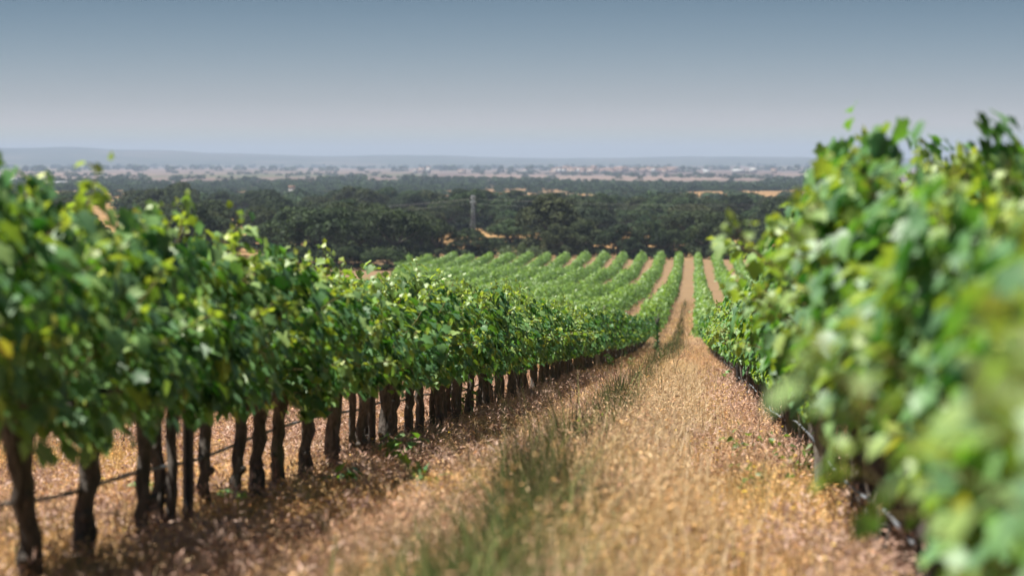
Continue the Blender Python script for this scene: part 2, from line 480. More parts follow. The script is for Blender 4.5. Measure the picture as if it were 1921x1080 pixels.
def vine_trunk(seed, sides=10):
    r = np.random.default_rng(1000 + seed); b = Bag()
    m = 13; z = np.linspace(-.12, .65, m)
    lx, ly = r.normal(0, .035), r.normal(0, .06)
    f = (z + .12) / .77
    px = lx * f + np.cumsum(r.normal(0, .008, m)); py = ly * f + np.cumsum(r.normal(0, .014, m))
    rad = np.interp(f, [0, .15, .5, .8, .93, 1], [.052, .037, .031, .038, .064, .040]) * r.uniform(.75, 1.2)
    v, t = tube_geo(np.stack([px, py, z], -1), rad, sides, r, .15); b.add(v, t)
    if seed % 3 == 0:                                        # an old vine with a second stem
        q = np.linspace(0, 1, 9); e_ = r.choice([-1, 1]) * r.uniform(.12, .2)
        st = np.stack([.25 * px[0] + np.cumsum(r.normal(0, .008, 9)), e_ * np.sin(q * 1.3) + np.cumsum(r.normal(0, .01, 9)), -.1 + .74 * q], -1)
        v, t = tube_geo(st, np.interp(q, [0, .2, .8, 1], [.042, .03, .028, .036]), 9, r, .15); b.add(v, t)
    for _ in range(4):                                       # burls and old pruning scars
        h_ = r.integers(3, m - 1); d_ = r.normal(size=3) * (1, 1, .3); d_ /= np.linalg.norm(d_); c = np.array([px[h_], py[h_], z[h_]]) + d_ * rad[h_] * .7
        v, t = tube_geo([c - d_ * .01, c + d_ * .012, c + d_ * .026], [.026, .022, .008], 7, r, .15); b.add(v, t)
    head = np.array([px[-2], py[-2], z[-2]])
    for s in (-1, 1):
        k = 9; q = np.linspace(0, 1, k)
        arm = head[None] + np.stack([np.cumsum(r.normal(0, .006, k)), s * q * .47, .02 + .03 * np.sin(q * 3) + np.cumsum(r.normal(0, .006, k))], -1)
        v, t = tube_geo(arm, np.interp(q, [0, .2, 1], [.045, .03, .016]), 8, r, .14); b.add(v, t)
        for _ in range(3):                                   # pruning spurs
            c = arm[r.integers(2, k)]
            v, t = tube_geo([c, c + np.array([r.normal(0, .02), r.normal(0, .02), .05]), c + np.array([r.normal(0, .03), r.normal(0, .03), .09])], [.018, .016, .009], 6, r, .1); b.add(v, t)
    return b.build('trunk', [M_BARK], True)

LFOL = [vine_foliage(10 + i, tall=.14 if i % 3 else .22) for i in range(8)]
RFOL = [vine_foliage(40 + i, nshoot=16, nfill=640, hw=.225, top=1.48, tall=.10) for i in range(6)]
MFOL = [vine_foliage(70 + i, nshoot=14, nfill=380, hw=.30, size=.086, tm=(BLEAF, BLEAF_T)) for i in range(6)]
TRUNK = [vine_trunk(i) for i in range(8)]

ORD = ['first', 'second', 'third', 'fourth', 'fifth', 'sixth', 'seventh', 'eighth', 'ninth', 'tenth', 'eleventh', 'twelfth', 'thirteenth', 'fourteenth', 'fifteenth', 'sixteenth', 'seventeenth', 'eighteenth', 'nineteenth', 'twentieth']
rr = random.Random(5)

def place_vine(x, y, fol, trunk, label, group, sz=1.0, sw=1.0, drop=0.0):
    e = empty('grapevine', (x, y, g1(x, y)), 0.0, (1, 1, 1))
    tag(e, label, 'grapevine', group)
    link('trunk', trunk, e, (0, 0, 0), rr.choice([0, math.pi]) + rr.uniform(-.25, .25), (1, 1, sz ** .3))
    link('foliage', fol, e, (0, 0, -drop), rr.choice([0, math.pi]) + rr.uniform(-.05, .05), (sw, rr.choice([1, -1]), sz))
    return e

LS = [4535 * 2.22 / (1300 - p) for p in (-260, -120, 20, 140, 245, 310, 385, 440, 475, 520, 565, 610, 665, 695, 720, 745)]
y = LS[-1]
while y < 111:
    y += .70 + rr.uniform(-.12, .12); LS.append(y)
nv = 0
for i, y in enumerate(LS):
    px = 1300 - 4535 * 2.22 / y
    if y < 42: fol = LFOL[rr.randrange(8)]
    else: fol = MFOL[rr.randrange(6)]
    if i < 2: lab, grp = ('grapevine beyond the left edge, only its blurred crown reaching in' if i else 'blurred leafy grapevine nearest the camera at the left edge'), 'vines of the left row'
    elif i < 22: lab, grp = '%s grapevine trunk counted from the left edge along the left row' % ORD[i - 2], 'vines of the left row'
    elif px < 1000: lab, grp = 'grapevine in the dark crowded stretch of trunks midway along the left row', 'left row vines with crowded dark trunks'
    elif px < 1110: lab, grp = 'grapevine in sharp leafy stretch of left row just before the pale post', 'left row vines before the pale post'
    elif px < 1180: lab, grp = 'grapevine of left row between the pale post and the tall mullein', 'left row vines past the pale post'
    else: lab, grp = 'small far grapevine of left row beside and past the tall mullein', 'left row vines past the mullein'
    place_vine(ROWS_L + rr.uniform(-.03, .03), y, fol, TRUNK[rr.randrange(8)], lab, grp, rr.uniform(.87, 1.09) * (.93 if i < 3 else 1 if y < 11 else .93 if y < 14 else .885 if y < 50 else .92), rr.uniform(.9, 1.15)); nv += 1

y, i = 2.6, 0
while y < 111:
    px = 1300 + 4535 * .77 / y
    fol = RFOL[rr.randrange(6)] if y < 42 else MFOL[rr.randrange(6)]
    if i < 12: lab, grp = '%s grapevine from the camera in the blurred right row' % ORD[i], 'vines of the right row'
    elif px > 1400: lab, grp = 'grapevine in the half blurred stretch of right row above its first visible trunks', 'right row vines in soft focus'
    elif px > 1360: lab, grp = 'grapevine in the sharp pale leafed stretch of the right row', 'right row vines in sharp focus'
    else: lab, grp = 'small far grapevine of right row where the slope begins to level', 'right row vines down the slope'
    place_vine(ROWS_R + rr.uniform(-.03, .03), y, fol, TRUNK[rr.randrange(8)], lab, grp, rr.uniform(.95, 1.1) * (.64 if y < 4.6 else .77 if y < 6.2 else .96 if y < 8.5 else .98 if y < 12 else .9) + (.12 if y < 4.4 else .03 if y < 6.5 else 0), rr.uniform(.9, 1.15) * (.80 if y > 12 else 1), .12 if y < 4.4 else 0); nv += 1; i += 1
    y += .84 + rr.uniform(-.07, .07)
print('vines', nv)

def far_vines():
    r = np.random.default_rng(77); V, T, MI, RN, YO = [], [], [], [], []; n = 0
    rows = [ROWS_L, ROWS_R] + [-2.46 - PITCH * k for k in range(1, 24)] + [.945 + PITCH * k for k in range(1, 8)]
    for x0 in rows:
        y0 = 111.5 if x0 in (ROWS_L, ROWS_R) else 20
        y1 = 450 + .3 * min(0, x0) + r.uniform(-3, 3)
        ys = np.arange(y0, y1, .9) + r.normal(0, .05, len(np.arange(y0, y1, .9)))
        ys = ys[(x0 > -.17 * ys - 8) & (x0 < .14 * ys + 4) & ((ys < 300) | (x0 > -.1235 * ys + r.normal(0, .4)))]
        if x0 < ROWS_L - .1: ys = ys[r.random(len(ys)) > .08]
        for lo, hi, cnt, sz in ((0, 150, 110, .15), (150, 260, 100, .20), (260, 460, 74, .26)):
            yy = ys[(ys >= lo) & (ys < hi)]
            if not len(yy): continue
            nvn = len(yy)
            hgt = r.uniform(.74, 1.24, nvn) * (1 + .06 * np.sin(yy * .13 + x0))
            wid = r.uniform(.6, 1.4, nvn) * (.72 if x0 in (ROWS_L, ROWS_R) else 1)
            off = r.normal(0, .09, nvn) + ({ROWS_L: -.24, ROWS_R: .22}.get(x0, 0)) * sstep(112, 210, yy); tone = r.random(nvn)
            yb = np.repeat(yy, cnt); h = np.repeat(hgt, cnt); w = np.repeat(wid, cnt); N = len(yb)
            u = r.random(N); ang = np.pi * (u * 1.16 - .08)              # around a dome-shaped section
            rad = r.beta(4, 1.4, N)
            xx = np.cos(ang) * .60 * w * rad * (1 + .4 * (r.random(N) < .10)); zz = .66 + (np.sin(ang) * 1.05 * rad - .12) * h + .45 * r.random(N) * (r.random(N) < .14) * np.sin(ang)
            ya = yb + r.uniform(-.55, .55, N)
            nrm = np.stack([np.cos(ang) * 1.0, r.normal(0, .5, N), np.sin(ang) + .1], -1) + r.normal(0, .4, (N, 3))
            axs = np.stack([np.cos(ang) * .5, r.normal(0, .6, N), -.6 + r.normal(0, .4, N)], -1)
            X = x0 + xx + np.repeat(off, cnt)
            pos = np.stack([X, ya, ground(np.full(N, x0), ya) + zz], -1)
            v, t = leaves_geo(pos, axs, nrm, sz * r.uniform(.7, 1.35, N), QLEAF, QLEAF_T)
            V.append(v); T.append(t + n); n += len(v); MI.append(np.zeros(len(t), int))
            RN.append(np.repeat(.55 * r.random(N) + .45 * np.repeat(tone, cnt), 4)); YO.append(np.repeat(np.clip((zz - 1.05) * 1.2, 0, .7) * r.random(N), 4))
            # trunks
            N = nvn
            g = ground(np.full(N, x0), yy); c = np.array([(-.04, -.04), (.04, -.04), (.04, .04), (-.04, .04)])
            tv = np.zeros((N, 8, 3))
            for a in range(4):
                for zi, zh in ((0, -.1), (1, .62)):
                    tv[:, a + 4 * zi, 0] = x0 + c[a, 0]; tv[:, a + 4 * zi, 1] = yy + c[a, 1] + zi * .04; tv[:, a + 4 * zi, 2] = g + zh
            q = np.array([(0, 1, 5), (0, 5, 4), (1, 2, 6), (1, 6, 5), (2, 3, 7), (2, 7, 6), (3, 0, 4), (3, 4, 7)])
            t = (q[None] + (np.arange(N) * 8)[:, None, None]).reshape(-1, 3)
            V.append(tv.reshape(-1, 3)); T.append(t + n); n += N * 8; MI.append(np.ones(len(t), int)); RN.append(np.zeros(N * 8)); YO.append(np.zeros(N * 8))
    me = mesh('distant_grapevines', np.concatenate(V), np.concatenate(T), [M_FARLEAF, M_BARK], np.concatenate(MI), {'rnd': np.concatenate(RN), 'young': np.concatenate(YO)})
    tag(link('distant_grapevines', me), 'pale green rows of distant grapevines below the wood', 'grapevines', None, 'stuff')
    print('far vine tris', len(me.polygons))
far_vines()

# ------------------------------------------------------------------ oaks
def oak_crown_geo(seed, n, leaf, lobes=14, w=1.0):
    """unit tree: crown about 11 m wide, 8.5 m tall"""
    r = np.random.default_rng(seed)
    C, Rd = [], []
    for i in range(lobes):
        a = r.uniform(0, 2 * np.pi); q = math.sqrt(r.random())
        C.append((math.cos(a) * 3.9 * q * w, math.sin(a) * 3.9 * q * w, 3.9 + 2.9 * (1 - q * q) * r.uniform(.75, 1.1) + r.uniform(-.5, .4)))
        Rd.append(r.uniform(1.4, 2.2) * (1.1 - .22 * q))
    for i in range(9):                                    # a skirt of low boughs
        a = 2 * np.pi * (i + r.random()) / 9
        C.append((math.cos(a) * 3.5 * w, math.sin(a) * 3.5 * w, r.uniform(.8, 1.7))); Rd.append(r.uniform(1.1, 1.6))
    C = np.array(C); Rd = np.array(Rd)
    k = r.choice(len(C), n, p=Rd ** 2 / (Rd ** 2).sum())
    d = unit(r.normal(size=(n, 3))); d[:, 2] = np.where((d[:, 2] < -.3) & (r.random(n) < .7), -d[:, 2], d[:, 2])
    rad = Rd[k] * (1 + r.normal(0, .06, n)) * np.where(r.random(n) < .2, r.uniform(.5, 1, n), 1)
    p = C[k] + d * rad[:, None] * np.array([1, 1, .66])
    inside = (np.linalg.norm((p[:, None] - C[None]) / np.array([1, 1, .66]), axis=2) < Rd[None] * .72).any(1)
    p = p[~inside]; d = d[~inside]; n = len(p)
    p[:, 2] = np.maximum(p[:, 2], .1)
    nrm = d + r.normal(0, .30, (n, 3)); ax = r.normal(size=(n, 3)) + np.array([0, 0, -.3])
    v, t = leaves_geo(p, ax, nrm, leaf * r.uniform(.6, 1.4, n), QLEAF, QLEAF_T)
    tuft = np.clip(.5 + .35 * np.sin(p[:, 0] * 2.1 + seed) * np.sin(p[:, 1] * 2.3) + r.normal(0, .10, n), 0, 1)
    young = np.clip(r.normal(.0, .12, n), 0, .6)
    return v, t, np.repeat(tuft, 4), np.repeat(young, 4)

def oak_mesh(seed, n=11000, leaf=.32, mat=None):
    v, t, a, y = oak_crown_geo(seed, n, leaf)
    return mesh('crown', v, t, [mat or M_OAK], None, {'rnd': a, 'young': y})

def oak_trunk(seed):
    r = np.random.default_rng(500 + seed); b = Bag()
    zz = np.linspace(-.3, 3.0, 8)
    pts = np.stack([np.cumsum(r.normal(0, .06, 8)), np.cumsum(r.normal(0, .06, 8)), zz], -1)
    v, t = tube_geo(pts, np.interp(zz, [-.3, .3, 3], [.62, .42, .32]), 9, r, .06); b.add(v, t)
    for i in range(6):
        a = i * 1.05 + r.uniform(-.3, .3); q = np.linspace(0, 1, 6); l = r.uniform(2.2, 3.6)
        p = pts[-2][None] + np.stack([np.cos(a) * l * q, np.sin(a) * l * q, .2 + 2.3 * q ** 1.2 + r.normal(0, .08, 6)], -1)
        v, t = tube_geo(p, np.linspace(.22, .05, 6), 6, r, .05); b.add(v, t)
    return b.build('trunk', [M_OAKBARK], True)

CROWN = [oak_mesh(200 + i) for i in range(7)]
DEEP = [oak_mesh(230 + i, 13000, .30, M_OAKDEEP) for i in range(3)]
OTRUNK = [oak_trunk(i) for i in range(4)]
ro = random.Random(21)
taken = []

def at(px, d):                                  # a bearing of the photograph and a distance -> place on the ground
    return ((px - 1300) / 4535 * d, d)

def oak(x, y, hgt, wid, label, group, deep=False):
    e = empty('holm_oak', (x, y, g1(x, y)), ro.uniform(0, 6.28), (wid / 11, wid / 11, hgt / 8.6))
    tag(e, label, 'tree', group)
    link('trunk', OTRUNK[ro.randrange(4)], e)
    link('crown', DEEP[ro.randrange(3)] if deep else CROWN[ro.randrange(7)], e)
    taken.append((x, y, wid * .5))

for px, d, top, wid, lab in (
    (604, 424, 382, 17, 'big dark rounded oak rising behind the left vines, leftmost of the pair'),
    (672, 446, 396, 12, 'oak filling the gap in the middle of the big pair behind the left vines'),
    (742, 432, 388, 15.5, 'big dark oak with bare trunk showing at the corner of the green vineyard'),
    (500, 500, 418, 12, 'low dark oak just left of the big pair'),
    (820, 462, 410, 10, 'mid green rounded oak right of the big dark pair'),
    (880, 470, 428, 10, 'low black green oak at the vineyard edge below the pylon'),
    (955, 520, 410, 11, 'brownish oak right of the pylon beside an ochre clearing'),
    (1046, 468, 420, 9, 'rounded oak at vineyard edge, right of the two pale green shrubs'),
    (1094, 478, 413, 11, 'broad green oak, second right of the pale green shrubs'),
    (1160, 466, 420, 10, 'dark oak standing right behind the ends of the left vine rows'),
    (1216, 480, 414, 10, 'dense oak above the ends of rows left of the aisle'),
    (1262, 474, 424, 7, 'small oak at the top end of the aisle, on its left'),
    (1322, 482, 414, 11, 'broad oak at the top end of the aisle, on its right'),
    (1384, 476, 418, 10, 'dark oak right of the aisle end beside the right vines'),
    (1440, 484, 412, 11, 'rightmost front oak, half behind the blurred right vines'),
    (1128, 740, 362, 13, 'tall broad oak whose dark dome stands above the others right of centre'),
):
    x, y = at(px, d)
    h = ((300 - top) / 4535 * d + EYE) - g1(x, y)
    oak(x, y, h, wid, lab, 'single oaks of the front wood', px < 900 or px in (1216, 1322, 1128))

for px in range(1070, 1500, 41):
    d = 502 + ro.uniform(-10, 14); x, y = at(px + ro.uniform(-8, 8), d)
    oak(x, y, ro.uniform(3.2, 4.6), ro.uniform(6, 8), 'low scrubby oak filling the gaps behind front oaks at the aisle end', 'low scrub oaks behind the front rank')
for px in (560, 604, 646, 688, 722):
    x, y = at(px, 402 + ro.uniform(-4, 4))
    oak(x, y, ro.uniform(3.0, 4.2), ro.uniform(6, 8), 'low scrubby bush oak at the foot of the big pair', 'low scrub at the foot of the big pair', True)
for px, d, h in ((864, 478, 3.4), (906, 476, 3.0), (926, 486, 3.6), (886, 470, 2.2)):
    x, y = at(px, d)
    oak(x, y, h, h * 2.1, 'low dark scrub oak at the foot of the lattice pylon', 'low scrub at the foot of the pylon', True)
CORR = [(882, 892, 470, 556), (384, 428, 560, 880), (160, 192, 480, 1100), (894, 903, 556, 700), (1002, 1018, 530, 650), (930, 1050, 440, 470), (1196, 1208, 480, 640), (1415, 1500, 520, 600)]
def blocked(px, d, m):
    for a, b, d0, d1 in CORR:
        if d0 < d < d1 and a - m < px < b + m: return True
    return 1650 < d < 1790 and (px > 1090 or math.sin(px * .021) > .3)

cand = []
tries = 0
grid = {}
rt = np.random.default_rng(9)
d = 452.0
while d < 1700:
    step = 10 + d * .009
    npx = int((1560 + 60) / 4535 * d / step)
    for i in range(npx):
        px = -60 + 1620 * (i + rt.uniform(-.4, 1.4)) / npx
        dd = d + rt.uniform(-5, 5)
        x, y = at(px, dd)
        w = rt.uniform(11, 19) if rt.random() > .22 else rt.uniform(6, 9)
        if blocked(px, dd, w * .5 / dd * 4535): continue
        if dd > 1050 and rt.random() < .5: continue
        if y < 458 + .3 * min(0, x): continue
        if any(abs(x - a) < q + w * .30 and abs(y - b) < q + w * .30 for a, b, q in taken[-220:]): continue
        taken.append((x, y, w * .42)); cand.append((px, dd, x, y, w))
    d += step * .95
print('oak places', len(cand))

def oak_label(px, d):
    if px < 330: c = 'behind the left vine tops'
    elif px < 560: c = 'left of the big oak pair'
    elif px < 800: c = 'behind the big oak pair'
    elif px < 910: c = 'around the pylon'
    elif px < 1060: c = 'above the pale shrubs'
    elif px < 1200: c = 'around the tall domed oak'
    elif px < 1330: c = 'above the far end of the aisle'
    else: c = 'beside the right vines'
    b = 'near' if d < 520 else ('middle' if d < 600 else 'back')
    return 'dark rounded oak in the %s ranks, %s' % (b, c), '%s oaks %s' % (b, c)

cand.sort(key=lambda c: c[1])
NI = 270
for px, dd, x, y, w in cand[:NI]:
    lab, grp = oak_label(px, dd)
    oak(x, y, w * ro.uniform(.44, .66) + 1.2, w, lab, grp)
print('last single oak at', cand[min(NI, len(cand)) - 1][1])

def far_wood():
    r = np.random.default_rng(31)
    V, T, A, Y = [], [], [], []; n = 0
    protos = [[oak_crown_geo(300 + i, c, l, lobes) for i in range(5)] for c, l, lobes in ((2000, .62, 12), (700, 1.0, 9), (180, 1.9, 6))]
    def put(x, y, w, h, lod):
        nonlocal n
        v, t, a, yo = protos[lod][r.integers(5)]
        q = r.uniform(0, 6.28); c, s = math.cos(q), math.sin(q)
        p = np.stack([(v[:, 0] * c - v[:, 1] * s) * w / 11 + x, (v[:, 0] * s + v[:, 1] * c) * w / 11 + y, v[:, 2] * h / 8.6 + g1(x, y)], -1)
        V.append(p); T.append(t + n); n += len(p); A.append(np.clip(a + r.normal(0, .18), 0, 1)); Y.append(yo)
    for px, dd, x, y, w in cand[NI:]:
        put(x, y, w, (w * r.uniform(.42, .6) + 1) * (1 if dd < 900 else .8 if dd < 1100 else .62), 0 if dd < 900 else 1)
    # the blue belt past the open strip, then lines and clumps over the plain
    for d in np.arange(1860, 2700, 16):
        for px in np.arange(-40, 1600, 4535 / d * 11):
            if r.random() < .50 - .25 * (math.sin(px * .013 + d * .004) > .5):
                x, y = at(px + r.normal(0, 8), d + r.normal(0, 8)); w = r.uniform(8, 14)
                put(x, y, w, r.uniform(3.4, 6.2), 1 if d < 2100 else 2)
    for d in np.geomspace(2750, 5200, 34):
        for px in np.arange(-40, 1600, 4535 / d * 12):
            f = math.sin(px * .011 + d * .0031) + .6 * math.sin(px * .037 - d * .007)
            if r.random() < .02 + .35 * (f > .95):
                x, y = at(px + r.normal(0, 6), d + r.normal(0, 20)); w = r.uniform(9, 16)
                put(x, y, w, r.uniform(4, 7), 2)
    for d, a, b, dens in ((2760, 600, 680, .95), (2720, 762, 890, .9), (2760, 1440, 1500, .95), (2740, 890, 1040, .5), (2700, 0, 280, .45)):
        for rep in range(4):
            for px in np.arange(a, b, 4535 / d * 8):
                if r.random() < dens:
                    x, y = at(px, d + rep * 14 + r.normal(0, 4)); w = r.uniform(11, 15)
                    put(x, y, w, r.uniform(6.5, 9), 2)
    for d in (5600, 6300, 7100, 8000, 9000, 9700):
        for px in np.arange(-40, 1600, 4535 / d * 22):
            f = math.sin(px * .006 + d) + .5 * math.sin(px * .02 + d * 1.7)
            if r.random() < .06 + .6 * (f > .35):
                x, y = at(px + r.normal(0, 4), d + r.normal(0, 60)); put(x, y, r.uniform(18, 34), r.uniform(10, 16), 2)
    me = mesh('distant_woodland', np.concatenate(V), np.concatenate(T), [M_OAK], None, {'rnd': np.concatenate(A), 'young': np.concatenate(Y)})
    tag(link('distant_woodland', me), 'distant blue hazed oak woodland and tree lines across the plain', 'woodland', None, 'stuff')
    print('far wood tris', len(me.polygons))
far_wood()

# pale shrubs at the vineyard edge
def shrub(px, d, w, h, label):
    r = np.random.default_rng(int(px)); b = Bag(); x, y = at(px, d)
    n = 900; dd = unit(r.normal(size=(n, 3))); dd[:, 2] = abs(dd[:, 2]); rad = r.beta(6, 1.5, n) * (1 + .15 * np.sin(dd[:, 0] * 5 + px) * np.sin(dd[:, 1] * 6))
    p = dd * rad[:, None] * np.array([w / 2, w / 2, h]) + np.array([0, 0, .2])
    v, t = leaves_geo(p, r.normal(size=(n, 3)) + np.array([0, 0, .4]), dd + r.normal(0, .5, (n, 3)), .26 * r.uniform(.6, 1.4, n), QLEAF, QLEAF_T)
    b.add(v, t, 0, rnd=np.repeat(r.random(n), 4), young=np.repeat(r.random(n) * .2, 4))
    e = tag(empty('shrub', (x, y, g1(x, y))), label, 'shrub')
    link('crown', b.build('crown', [M_SHRUB]), e)
    s = Bag()
    for i in range(5):
        a = i * 1.3
        v, t = tube_geo([(0, 0, -.1), (math.cos(a) * .3, math.sin(a) * .3, h * .4), (math.cos(a) * w * .25, math.sin(a) * w * .25, h * .75)], [.07, .05, .02], 5); s.add(v, t)
    link('stem', s.build('stem', [M_OAKBARK]), e)
M_SHRUB = leaf_material('shrub_leaf', [(0, (.05, .075, .04)), (1, (.10, .14, .07))], (.16, .2, .09), rough=.6, trans=.2, spec=.25)
shrub(952, 462, 4.2, 2.2, 'pale green low shrub at the vineyard edge below the pylon, left one')
shrub(1002, 464, 3.4, 2.1, 'rounded pale green shrub at vineyard edge before the brown gap')
shrub(980, 468, 2.2, 2.5, 'greyish narrow shrub between the two pale green shrubs')
shrub(790, 450, 3.4, 1.8, 'dark low shrub at the foot of the big oak by the vineyard corner')
shrub(1236, 456, 2.0, 1.5, 'small bush at the end of the rows left of the aisle')

# ------------------------------------------------------------------ pylon and cables
def pylon():
    d = 560; x, y = at(887, d); z = g1(x, y)
    topz = (300 - 366) / 4535 * d + EYE; H = topz - z
    e = tag(empty('power_pylon', (x, y, z), .5), 'slim pale lattice power pylon standing in the oak wood', 'pylon')
    def half(h): return .62 - .42 * (h / H)
    b = Bag()
    for sx in (-1, 1):
        for sy in (-1, 1):
            v, t = tube_geo([(sx * half(0), sy * half(0), -.3), (sx * half(H), sy * half(H), H)], .024, 4); b.add(v, t)
    link('leg', b.build('mast_leg', [M_STEEL]), e)
    b = Bag(); n = 15
    for i in range(n):
        h0, h1 = H * i / n, H * (i + 1) / n; a, c = half(h0), half(h1)
        for s in (-1, 1):
            for p, q in (((-a, s * a, h0), (c, s * c, h1)), ((a, s * a, h0), (-c, s * c, h1)), ((s * a, -a, h0), (s * c, c, h1)), ((s * a, a, h0), (s * c, -c, h1))):
                v, t = tube_geo([p, q],   .010, 4, cap=False); b.add(v, t)
            for p, q in (((-c, s * c, h1), (c, s * c, h1)), ((s * c, -c, h1), (s * c, c, h1))):
                v, t = tube_geo([p, q], .014, 4, cap=False); b.add(v, t)
    link('lattice', b.build('lattice', [M_STEEL]), e)
    b = Bag()
    for hh, l in ((H - .25, 1.3), (H - 1.5, 1.7)):
        v, t = tube_geo([(0, -l, hh), (0, l, hh)], .06, 6); b.add(v, t)
        for s in (-1, 1):
            v, t = tube_geo([(0, s * l, hh), (0, s * .2, hh - .5)], .03, 4); b.add(v, t)
    link('crossarm', b.build('crossarm', [M_STEEL]), e)
    ip = []
    for hh, l in ((H - .25, 1.3), (H - .25, -1.3), (H - 1.5, 1.7), (H - 1.5, -1.7)):
        q = np.linspace(0, 1, 9)
        v, t = tube_geo(np.stack([0 * q, 0 * q + l, hh - .08 - .55 * q], -1), np.where(np.arange(9) % 2, .06, .03), 8)
        bb = Bag(); bb.add(v, t); link('insulator', bb.build('insulator', [M_WHITE], True), e)
        c, s = math.cos(.5), math.sin(.5); ip.append((x - l * s, y + l * c, z + hh - .63))
    for k, (p, nm) in enumerate(zip(ip[:3], ('highest far', 'highest near', 'lower'))):
        q = np.linspace(0, 1, 40); sag = 4 * q * (1 - q)
        pts = []
        for (px2, d2, y2) in ((120, 600, 418 + 4 * k),):
            x2, yy2 = at(px2, d2); a = np.array([x2, yy2, (300 - y2) / 4535 * d2 + EYE]); pts.append(a[None] + (np.array(p) - a)[None] * q[:, None] - np.array([0, 0, 1.0])[None] * sag[:, None])
        x2, yy2 = at(1620, 640); a = np.array([x2, yy2, (300 - 376 - 4 * k) / 4535 * 640 + EYE])
        pts.append((np.array(p)[None] + (a - np.array(p))[None] * q[:, None] - np.array([0, 0, 1.2])[None] * sag[:, None])[1:])
        v, t = tube_geo(np.concatenate(pts), .008, 4)
        bb = Bag(); bb.add(v, t)
        tag(link('power_cable', bb.build('power_cable', [M_CABLE])), '%s of the thin power cables strung from the lattice pylon' % nm, 'cable', 'power cables')
pylon()

# ------------------------------------------------------------------ far buildings
def house(px, d, w, dep, h, wall, roof, label, group=None, flat=False, name='house'):
    x, y = at(px, d); e = tag(empty(name, (x, y, g1(x, y) - .3)), label, 'building', group)
    v, q = box_geo(-w/2, w/2, -dep/2, dep/2, 0, h); b = Bag(); b.add(v, q); link('wall', b.build('wall', [wall]), e)
    rh = .6 if flat else min(w, dep) * .26
    o = .4
    vv = [(-w/2 - o, -dep/2 - o, h + .01), (w/2 + o, -dep/2 - o, h + .01), (w/2 + o, dep/2 + o, h + .01), (-w/2 - o, dep/2 + o, h + .01), (-w/2 - o, 0, h + rh), (w/2 + o, 0, h + rh)]
    tt = [(0, 1, 5), (0, 5, 4), (2, 3, 4), (2, 4, 5), (0, 4, 3), (1, 2, 5), (0, 2, 1), (0, 3, 2)]
    b = Bag(); b.add(vv, np.array(tt)); link('roof', b.build('roof', [roof]), e)
    b = Bag(); nw = max(2, int(w / 4))
    for i in range(nw):
        cx = -w/2 + w * (i + .5) / nw
        v, q = box_geo(cx - .6, cx + .6, -dep/2 - .05, -dep/2 + .05, h * .4, h * .75); b.add(v, q)
    link('window', b.build('window', [M_PANE]), e)

house(60, 2450, 46, 14, 5, M_WHITE, M_PALEROOF, 'long low white shed on the far left plain beyond the vine tops', 'pale sheds of the left plain', True, 'shed')
house(105, 2520, 34, 12, 5, M_CREAM, M_PALEROOF, 'long pale grey shed right of the white shed on the left plain', 'pale sheds of the left plain', True, 'shed')
house(2, 2600, 12, 9, 5, M_WHITE, M_PALEROOF, 'small white building at the left edge of the plain', 'pale sheds of the left plain', False)
house(40, 2480, 7, 7, 8, M_WHITE, M_PALEROOF, 'white squat tower between the sheds of the left plain', 'pale sheds of the left plain', True, 'tower')
house(543, 1560, 3.6, 4, 8.5, M_WHITE, M_TILE, 'tiny white hut among the blue trees above the big oaks')
house(1325, 4700, 13, 10, 7, M_WHITE, M_PALEROOF, 'small white farm building on plain above the aisle', 'white buildings of the plain')
house(1384, 4850, 26, 14, 9, M_WHITE, M_PALEROOF, 'wide white warehouse on the plain, left of the brightest white block', 'white buildings of the plain', True, 'warehouse')
house(1412, 4900, 15, 12, 11, M_WHITE, M_PALEROOF, 'brightest square white block on the plain, rightmost of three', 'white buildings of the plain', True, 'warehouse')
house(1450, 4900, 12, 10, 8, M_CREAM, M_TILE, 'cream house right of the bright white block on the plain', 'white buildings of the plain')
house(803, 4900, 9, 9, 13, M_WHITE, M_TILE, 'pale tower house left of three buildings on the middle plain', 'pale houses of the middle plain')
house(778, 5000, 8, 8, 9, M_WHITE, M_TILE, 'small pale house left of the tower house on the middle plain', 'pale houses of the middle plain')
house(790, 5600, 16, 10, 9, M_CREAM, M_TILE, 'cream house set behind the two pale houses of middle plain', 'pale houses of the middle plain')
house(866, 5000, 16, 10, 7, M_CREAM, M_TILE, 'wide cream farmhouse on the plain above the pylon', 'pale houses of the middle plain')
house(985, 5300, 10, 9, 8, M_WHITE, M_TILE, 'lone small white house on plain right of the pylon', 'pale houses of the middle plain')
rh_ = random.Random(4)
for i in range(46):
    px = 1040 + 230 * (i + rh_.uniform(-.4, .4)) / 46; d = 5200 + rh_.uniform(-250, 700)
    big = i == 15
    house(px, d, 12 if big else rh_.uniform(10, 24), rh_.uniform(9, 14), 15 if big else rh_.uniform(6, 11), rh_.choice([M_CREAM, M_BRICK, M_WHITE, M_CREAM, M_BRICK]), M_TILE,
          'church-like tall tower rising over the hazy town' if big else 'small house of the hazy pinkish town on the plain', 'houses of the hazy town', False, 'tower' if big else 'house')

